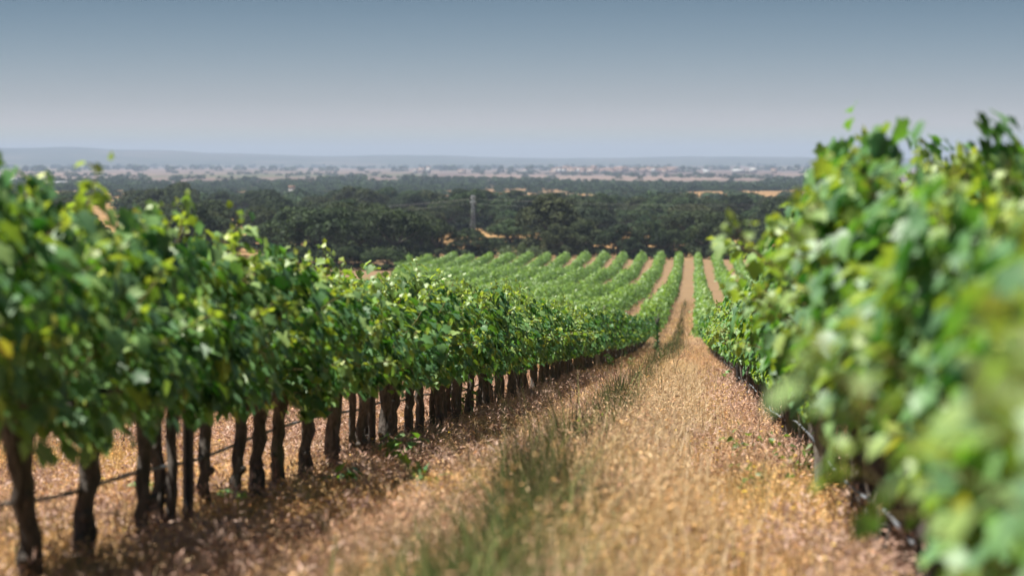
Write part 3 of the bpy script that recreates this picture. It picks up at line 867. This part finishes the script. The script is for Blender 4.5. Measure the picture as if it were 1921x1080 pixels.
# ------------------------------------------------------------------ posts, hoses
def post(x, y, h, rad, mat, label, name, lean=(0, 0), square=False, cap=True):
    e = tag(empty(name, (x, y, g1(x, y))), label, 'post')
    r = np.random.default_rng(int(abs(x * 100) + y * 10)); b = Bag()
    z = np.linspace(-.3, h, 10)
    v, t = tube_geo(np.stack([lean[0] * z, lean[1] * z, z], -1), rad, 4 if square else 10, r, .0 if square else .04); b.add(v, t)
    link('shaft', b.build('shaft', [mat]), e)
    for hh in (h * .42, h * .72):                            # wire staples
        b = Bag(); v, t = tube_geo([(lean[0] * hh - rad * 1.25, -.03, hh), (lean[0] * hh - rad * 1.25, .03, hh)], .006, 5); b.add(v, t)
        link('staple', b.build('staple', [M_STEEL]), e)

dep = lambda px, L: 4535 * L / abs(px - 1300)
post(ROWS_L + .02, dep(331, 2.22), 1.15, .026, M_DARKPOST, 'thin black post between the fourth and fifth trunks of left row', 'vineyard_post', (.01, -.02), True)
post(ROWS_L + .06, dep(1122, 2.16), 1.15, .05, M_WOOD, 'pale grey wooden post in the sharp part of left row', 'vineyard_post')
post(ROWS_L + .05, 93, 1.2, .05, M_WOOD, 'farther wooden post in left row near the mullein', 'vineyard_post')
post(ROWS_R - .10, dep(1560, .70), 1.1, .035, M_WOOD, 'blurred grey post in the right row beside the drip hose', 'vineyard_post')
post(ROWS_R - .04, dep(1443, .73), 1.0, .03, M_DARKPOST, 'black post low in the right row where its trunks come into view', 'vineyard_post', (0, 0), True)
post(ROWS_R - .08, dep(1389, .7), .9, .028, M_DARKPOST, 'small dark post farther down the right row', 'vineyard_post', (0, 0), True)
for px, k in ((1135, 1), (1192, 1), (1040, 2)):
    dd = dep(px, 2.46 + PITCH * k - .55)
    post(-2.46 - PITCH * k + .55, dd, 1.25, .06, M_WOOD, {1135: 'dark brown post of the second row seen over the left row leaves', 1192: 'short brown post of second row right of the dark brown one', 1040: 'thin post of the third row among the far green rows'}[px], 'vineyard_post')

def hose(x0, ya, yb, hh, label, ph):
    ys = np.arange(ya, yb, .11); r = np.random.default_rng(3)
    z = profile(ys) + hh - .010 * np.sin(ys * 1.7 + ph + 1.4 * np.sin(ys * .7)) + .03 * np.sin(ys * .45 + ph)
    x = x0 + .03 * np.sin(ys * .8 + ph)
    e = tag(empty('drip_hose', (x0, ya, g1(x0, ya))), label, 'hose', 'drip hoses')
    base = np.array([x0, ya, g1(x0, ya)])
    v, t = tube_geo(np.stack([x, ys, z], -1) - base, np.where(np.arange(len(ys)) % 8 == 4, .010, .0075), 7); b = Bag(); b.add(v, t)
    link('pipe', b.build('pipe', [M_HOSE], True), e)
hose(ROWS_L - .06, 5.5, 60, .33, 'grey drip hose slung between the trunks of the left row', .3)
hose(ROWS_R - .04, 3.0, 60, .23, 'blue grey drip hose running under the blurred right row', 1.1)

# ------------------------------------------------------------------ grass and weeds
def vnoise(x, y, seed):
    r = np.random.default_rng(seed); s = np.zeros_like(x)
    for k in range(7):
        a = r.uniform(0, 6.28); f = 2 ** r.uniform(-.6, 2.2); ph = r.uniform(0, 6.28)
        s += np.sin((x * math.cos(a) + y * math.sin(a)) * f + ph + 1.3 * np.sin((x * math.sin(a) - y * math.cos(a)) * f * .7 + ph))
    return s / 7 * 1.6

def blades(x, y, h, w, lean, col, r, bag, tipcol=None):
    n = len(x); a = r.uniform(0, 2 * np.pi, n); wd = np.stack([np.cos(a), np.sin(a), np.zeros(n)], -1) * w[:, None] * .5
    b = r.uniform(0, 2 * np.pi, n); ld = np.stack([np.cos(b), np.sin(b), np.zeros(n)], -1)
    base = np.stack([x, y, ground(x, y) - .01], -1); up = np.array([0, 0, 1.0])
    m = base + up * (h * .55)[:, None] + ld * (h * lean * .22)[:, None]
    t = base + up * (h * (1 - .25 * lean))[:, None] + ld * (h * lean * .75)[:, None]
    v = np.stack([base - wd, base + wd, m - wd * .75, m + wd * .75, t], 1).reshape(-1, 3)
    tri = np.array([(0, 1, 3), (0, 3, 2), (2, 3, 4)])[None] + (np.arange(n) * 5)[:, None, None]
    c = np.repeat(col[:, None, :], 5, 1)
    if tipcol is not None: c[:, 4] = tipcol
    bag.add(v, tri.reshape(-1, 3), 0, col=c.reshape(-1, 3))
    return t, ld

def heads(p, ld, size, col, r, bag):
    """drooping brome-like seed heads: two crossed slim lozenges"""
    n = len(p)
    ax = ld * .75 + np.array([0, 0, .35]) + r.normal(0, .35, (n, 3))
    for k in range(2):
        nr = r.normal(size=(n, 3))
        T = np.array([(0, 0, 0), (.06, .4, .05), (0, 1, 0), (-.06, .4, -.05)])
        v, t = leaves_geo(p, ax, nr, size, T, QLEAF_T)
        bag.add(v, t, 0, col=np.repeat(col * r.uniform(.8, 1.2, (n, 1)), 4, 0))

PINK = np.array([.55, .375, .28]); STRAW = np.array([.66, .49, .27]); GOLD = np.array([.70, .50, .19]); PALE = np.array([.70, .56, .36]); BROWN = np.array([.20, .12, .07])
GREEN = np.array([.055, .09, .03]); OLIVE = np.array([.20, .20, .07])

def zones(x, y, r):
    """what grows where across the aisle -> (green share, height factor, pinkness)"""
    wob = .16 * np.sin(y * .55) + .10 * np.sin(y * 1.7 + 1)
    rut = np.exp(-((x + .72 - .11 * (1 - sstep(6, 12, y)) + .4 * wob) / .16) ** 2)
    tall = np.exp(-((x + .36 + wob) / .3) ** 2)
    track = np.exp(-((x - .1 + .5 * wob) / .22) ** 2)
    nz = vnoise(x, y, 4)
    brk = np.sin(y * .9 + 1.2 * np.sin(y * .37)) + .6 * np.sin(y * 2.3)
    green = np.clip(rut * (.45 + .9 * nz + .35 * brk) + .10 * (nz > .6), 0, .95)
    green = np.where((y > 60), np.clip(green + .75 * np.exp(-((x + .75) / .32) ** 2) * sstep(58, 66, y) * (1 - sstep(120, 150, y)), 0, .95), green)
    hf = .75 + .5 * tall + .35 * rut - .5 * track + .25 * nz
    hf *= 1 - .62 * sstep(1.05, 1.6, -x)
    hf *= 1 - .45 * sstep(ROWS_R - .45, ROWS_R - .1, x)
    pink = np.clip(.72 + .6 * vnoise(x + 50, y, 8) - .5 * track, 0, 1)
    return green, np.clip(hf, .22, 1.8), pink

def grass():
    r = np.random.default_rng(11); bag = Bag(); gb = Bag()
    for ya, yb, xa, xb, dens, sc in ((4.5, 12, -5.2, 2.2, 2700, 1.0), (12, 24, -5.6, 1.6, 1700, 1.2), (24, 50, -6.5, 1.6, 700, 1.7), (50, 100, -4.5, 1.8, 260, 2.6), (100, 230, -9.5, 5.0, 26, 5.0)):
        n = int((yb - ya) * (xb - xa) * dens)
        x = r.uniform(xa, xb, n); y = r.uniform(ya, yb, n)
        keep = (x > -.31 * y - .6) & (x < .13 * y + 1.0)
        x, y = x[keep], y[keep]
        green, hf, pink = zones(x, y, r)
        n = len(x); isg = r.random(n) < green
        c = STRAW[None] + (PINK - STRAW)[None] * (pink * r.uniform(.3, 1, n))[:, None]
        c = np.where((r.random(n) < .14)[:, None], PALE, c); c = np.where((r.random(n) < .22)[:, None], BROWN, c)
        c = np.where((r.random(n) < .18 * (1 - pink))[:, None], GOLD, c)
        pg = np.clip(vnoise(x * .45 + 7, y * .3, 15) * 1.3, -1, 1); gold = sstep(.15, .6, pg + .25 * (y < 9))
        c = c * (1 - .6 * gold[:, None]) + GOLD[None] * (.6 * gold[:, None])
        c = c * (1 + .22 * np.clip(vnoise(x * .8 - 3, y * .5, 19), -1, 1))[:, None]
        c = c * r.uniform(.7, 1.2, n)[:, None]
        d = ~isg
        h = r.uniform(.10, .30, n) * hf * np.where(r.random(n) < .12, 1.5, 1)
        t, ld = blades(x[d], y[d], h[d], r.uniform(.0028, .0055, d.sum()) * sc, r.uniform(.1, .75, d.sum()), c[d], r, bag)
        hd = r.random(len(t)) < (.40 + .40 * pink[d])
        heads(t[hd], ld[hd], r.uniform(.02, .042, hd.sum()) * (.5 + .5 * sc), c[d][hd] * np.array([1.08, .98, 1.0]) * r.uniform(.6, 1.3, (hd.sum(), 1)), r, bag)
        c = GREEN[None] + (OLIVE - GREEN)[None] * r.random(n)[:, None] ** 1.5
        c = np.where((r.random(n) < .3)[:, None], np.array([.07, .05, .03]), c)
        c = c + np.array([.04, .075, .015]) * (1 - sstep(6.5, 9, y))[:, None]
        blades(x[isg], y[isg], h[isg] * 1.5, r.uniform(.004, .008, isg.sum()) * sc, r.uniform(.1, .8, isg.sum()), c[isg] * r.uniform(.5, 1.25, isg.sum())[:, None], r, gb)
    # litter lying flat
    n = 5000; y = 4.5 + 36 * r.random(n) ** 1.6; x = r.uniform(-5.2, 2.0, n); k = (x > -.31 * y - .6) & (x < .13 * y + 1); x, y = x[k], y[k]; n = len(x)
    p = np.stack([x, y, ground(x, y) + r.uniform(.005, .05, n)], -1)
    c = PINK[None] + (STRAW - PINK)[None] * r.random(n)[:, None]; c = np.where((r.random(n) < .22)[:, None], BROWN, c)
    v, t = leaves_geo(p, r.normal(size=(n, 3)) * np.array([1, 1, .25]), r.normal(size=(n, 3)) * .5 + np.array([0, 0, 1]), r.uniform(.03, .08, n), np.array([(0, 0, 0), (.07, .4, .04), (0, 1, 0), (-.07, .4, -.04)]), QLEAF_T)
    bag.add(v, t, 0, col=np.repeat(c * r.uniform(.7, 1.2, (n, 1)), 4, 0))
    # clumps of brome with red-brown seed heads
    nc = 11000; cy = 4.8 + 42 * r.random(nc) ** 1.35; cx = r.uniform(-4.6, 1.9, nc)
    k = (cx > -.31 * cy - .6) & (cx < .13 * cy + 1) & (r.random(nc) < np.where(abs(cx + .72) < .2, .25, 1) * np.where(abs(cx - .1) < .18, .35, 1) * (.35 + .65 * (vnoise(cx, cy, 23) > -.1)))
    cx, cy = cx[k], cy[k]; nc = len(cx); ch = r.uniform(.06, .20, nc) * np.where(cx < -1.2, .7, 1.1)
    cc = np.array([.36, .215, .165])[None] + (np.array([.60, .43, .34]) - np.array([.36, .215, .165]))[None] * r.random((nc, 1))
    m_ = 15; N = nc * m_; i_ = np.repeat(np.arange(nc), m_)
    dr = unit(r.normal(size=(N, 3)) * (1, 1, .6) + (0, 0, .7)); sp = (.045 * (1 + .012 * cy))[i_] * r.uniform(.3, 1.2, N)
    gx, gy = cx[i_] + dr[:, 0] * sp, cy[i_] + dr[:, 1] * sp
    p = np.stack([gx, gy, ground(gx, gy) + ch[i_] * (.5 + .6 * dr[:, 2])], -1)
    v, t = leaves_geo(p, dr + (0, 0, -.25) + r.normal(0, .3, (N, 3)), r.normal(size=(N, 3)), (.034 * (1 + .018 * cy))[i_] * r.uniform(.6, 1.3, N), np.array([(0, 0, 0), (.11, .4, .05), (0, 1, 0), (-.11, .4, -.05)]), QLEAF_T)
    bag.add(v, t, 0, col=np.repeat(cc[i_] * r.uniform(.65, 1.15, (N, 1)), 4, 0))
    # a tall pale stand beside the rut, and green tufts at the near end of the rut
    n = 9000; y = r.uniform(7, 45, n); x = -.34 - .1 * np.sin(y * .55) + r.normal(0, .22, n)
    t, ld = blades(x, y, r.uniform(.22, .42, n), r.uniform(.003, .005, n) * (1 + y * .025), r.uniform(.1, .6, n), PALE[None] * r.uniform(.7, 1.1, (n, 1)), r, bag)
    heads(t, ld, r.uniform(.025, .045, n), PALE[None] * r.uniform(.75, 1.1, (n, 1)) * np.array([1, .93, .85]), r, bag)
    n = 3000; y = np.concatenate([r.uniform(5.5, 8.8, n * 3 // 4), r.uniform(8.8, 26, n - n * 3 // 4)])
    y = y[(np.sin(y * 2.1) + .7 * np.sin(y * 5.3 + 1) > -.35)]; n = len(y)
    x = -.74 + .13 * (1 - sstep(6, 12, y)) - .07 * np.sin(y * .55) + r.normal(0, .10, n) * (1 + .6 * (y < 8.8))
    c = GREEN[None] + (np.array([.20, .33, .085]) - GREEN)[None] * r.random((n, 1))
    blades(x, y, r.uniform(.14, .36, n), r.uniform(.005, .010, n) * (1 + y * .015), r.uniform(.1, .7, n), c, r, gb)
    o = link('dry_grass', bag.build('dry_grass', [M_GRASS])); tag(o, 'dry straw and pinkish seeding grass covering the aisle', 'grass', None, 'stuff')
    o = link('green_grass', gb.build('green_grass', [M_GRASS])); tag(o, 'green grass and weeds along the rut of the aisle', 'grass', None, 'stuff')
    print('grass tris', len(o.data.polygons), sum(map(len, bag.t)))
    # small yellow flowers
    fb = Bag(); n = 200; y = 6 + 40 * r.random(n) ** 1.5; x = np.where(r.random(n) < .6, r.normal(.25, .35, n), r.uniform(-3.4, .6, n))
    x = x + .2 * np.sin(y * 2)
    hh = r.uniform(.10, .26, n); p = np.stack([x, y, ground(x, y) + hh], -1)
    for k in range(5):
        a = k * 2 * np.pi / 5; ax = np.tile([math.cos(a), math.sin(a), .25], (n, 1))
        v, t = leaves_geo(p, ax, np.tile([0., 0, 1], (n, 1)) + r.normal(0, .25, (n, 3)), r.uniform(.007, .012, n) * (1 + y * .01), QLEAF, QLEAF_T); fb.add(v, t, 0)
    for i in range(n):
        v, t = tube_geo([(x[i], y[i], p[i, 2] - hh[i]), (x[i], y[i], p[i, 2])], .0015, 3, cap=False); fb.add(v, t, 1)
    tag(link('wild_flowers', fb.build('wild_flowers', [M_PETAL, M_CANE])), 'scattered small yellow flowers in the dry grass', 'flowers', None, 'stuff')
grass()

def weed(x, y, h, n, size, label, name='vine_shoot', spread=.2, lobed=True, col=M_LEAF, cat='plant', group=None):
    r = np.random.default_rng(int(abs(x) * 977 + y * 131)); e = tag(empty(name, (x, y, g1(x, y))), label, cat, group)
    st, lf = Bag(), Bag(); P, A, N, Z = [], [], [], []
    for s in range(max(2, n // 9)):
        a = r.uniform(0, 6.28); q = np.linspace(0, 1, 9)
        c = np.stack([math.cos(a) * spread * q * r.uniform(.5, 1), math.sin(a) * spread * q * r.uniform(.5, 1), h * (q ** .7) * r.uniform(.6, 1) - .02], -1)
        v, t = tube_geo(c, np.linspace(.005, .002, 9), 5); st.add(v, t)
        for i in range(1, 9):
            d = unit(r.normal(size=3) * np.array([1, 1, .4])); P.append(c[i] + d * .03); A.append(d + np.array([0, 0, -.2])); N.append(np.array([0, 0, 1.0]) + r.normal(0, .5, 3)); Z.append(size * r.uniform(.6, 1.2))
    P, A, N, Z = map(np.array, (P, A, N, Z)); tm = (LEAF, LEAF_T) if lobed else (BLEAF * np.array([.5, 1, 1]), BLEAF_T)
    v, t = leaves_geo(P, A, N, Z, *tm); k = len(tm[0])
    lf.add(v, t, 0, rnd=np.repeat(r.random(len(P)) * .9, k), young=np.repeat(r.random(len(P)) * .35, k))
    link('stem', st.build('stem', [M_CANE]), e); link('leaves', lf.build('leaves', [col]), e)

def gp(px, py):                                  # a spot on the near slope
    k = (py - 619) / .9; return ((px - 1300) / k, 4535 / k)
for px, py, h, n, s, sp, lab in (
    (655, 935, .16, 27, .075, .16, 'low green vine sucker trailing on dry grass right of the left trunks'),
    (735, 880, .26, 36, .08, .2, 'dark leafy vine sucker standing up below the left row'),
    (808, 938, .20, 36, .07, .22, 'bright green vine sucker farthest out on the dry grass'),
    (395, 968, .10, 27, .07, .14, 'fresh green sucker at the foot of black post'),
    (262, 955, .12, 18, .07, .12, 'small green sucker at the foot of the third left trunk'),
    (870, 792, .30, 36, .085, .16, 'leafy green sucker clothing a trunk midway along left row'),
    (1150, 690, .35, 36, .09, .3, 'green sucker beside the pale wooden post'),
    (1172, 672, .30, 27, .10, .25, 'round green sucker right of the pale wooden post'),
    (1360, 722, .22, 27, .08, .2, 'small fresh sucker at the foot of right row'),
):
    x, y = gp(px, py); weed(x, y, h, n, s, lab, spread=sp)
for px, py, h, n, s, sp, lab in (
    (1410, 872, .28, 54, .06, .22, 'grey green weed on the right of aisle by the right row'),
    (1452, 960, .24, 63, .055, .22, 'olive weed clump in dry grass in front of right row'),
    (1500, 905, .30, 54, .06, .2, 'tall thin weed against the foot of the right row'),
    (1325, 665, .25, 36, .07, .2, 'small weed in the right wheel track down the aisle'),
    (1105, 845, .36, 45, .055, .15, 'dark weed standing in the rut of the aisle'),
    (1180, 700, .35, 63, .07, .3, 'bushy green weed at the foot of the mullein'),
):
    x, y = gp(px, py); weed(x, y, h, n, s, lab, 'weed', sp, False, M_WEED)

def mullein():
    x, y = -1.22, 84.0; r = np.random.default_rng(2)
    e = tag(empty('mullein', (x, y, g1(x, y))), 'tall dark mullein spike standing in the aisle beside the left row', 'plant')
    H = 1.5; b = Bag()
    v, t = tube_geo([(0, 0, -.05), (.01, 0, .5), (-.01, .01, 1.0), (.03, 0, H)], [.022, .018, .016, .010], 7, r, .05); b.add(v, t); link('stem', b.build('stem', [M_OAKBARK]), e)
    n = 110; z = r.beta(1.2, 1.6, n) * H * .97; a = r.uniform(0, 6.28, n); d = np.stack([np.cos(a), np.sin(a), np.zeros(n)], -1)
    p = d * .015; p[:, 2] = z
    v, t = leaves_geo(p, d + np.array([0, 0, .8]), -d * .5 + np.array([0, 0, 1.]), (.24 - .12 * z / H) * r.uniform(.6, 1.1, n), BLEAF * np.array([.5, 1, 1]), BLEAF_T)
    b = Bag(); b.add(v, t, 0, rnd=np.repeat(r.random(n) * .3, 7), young=np.zeros(n * 7)); link('leaves', b.build('leaves', [M_LEAF]), e)
    b = Bag()
    for k in range(3):
        q = np.linspace(0, 1, 6); s = (-1, 1, .2)[k]
        v, t = tube_geo(np.stack([s * .09 * q, .04 * q, H * .72 + .30 * q], -1), [.02, .026, .024, .02, .014, .006], 7, r, .2); b.add(v, t)
    link('flower_spike', b.build('flower_spike', [M_OAKBARK]), e)
mullein()
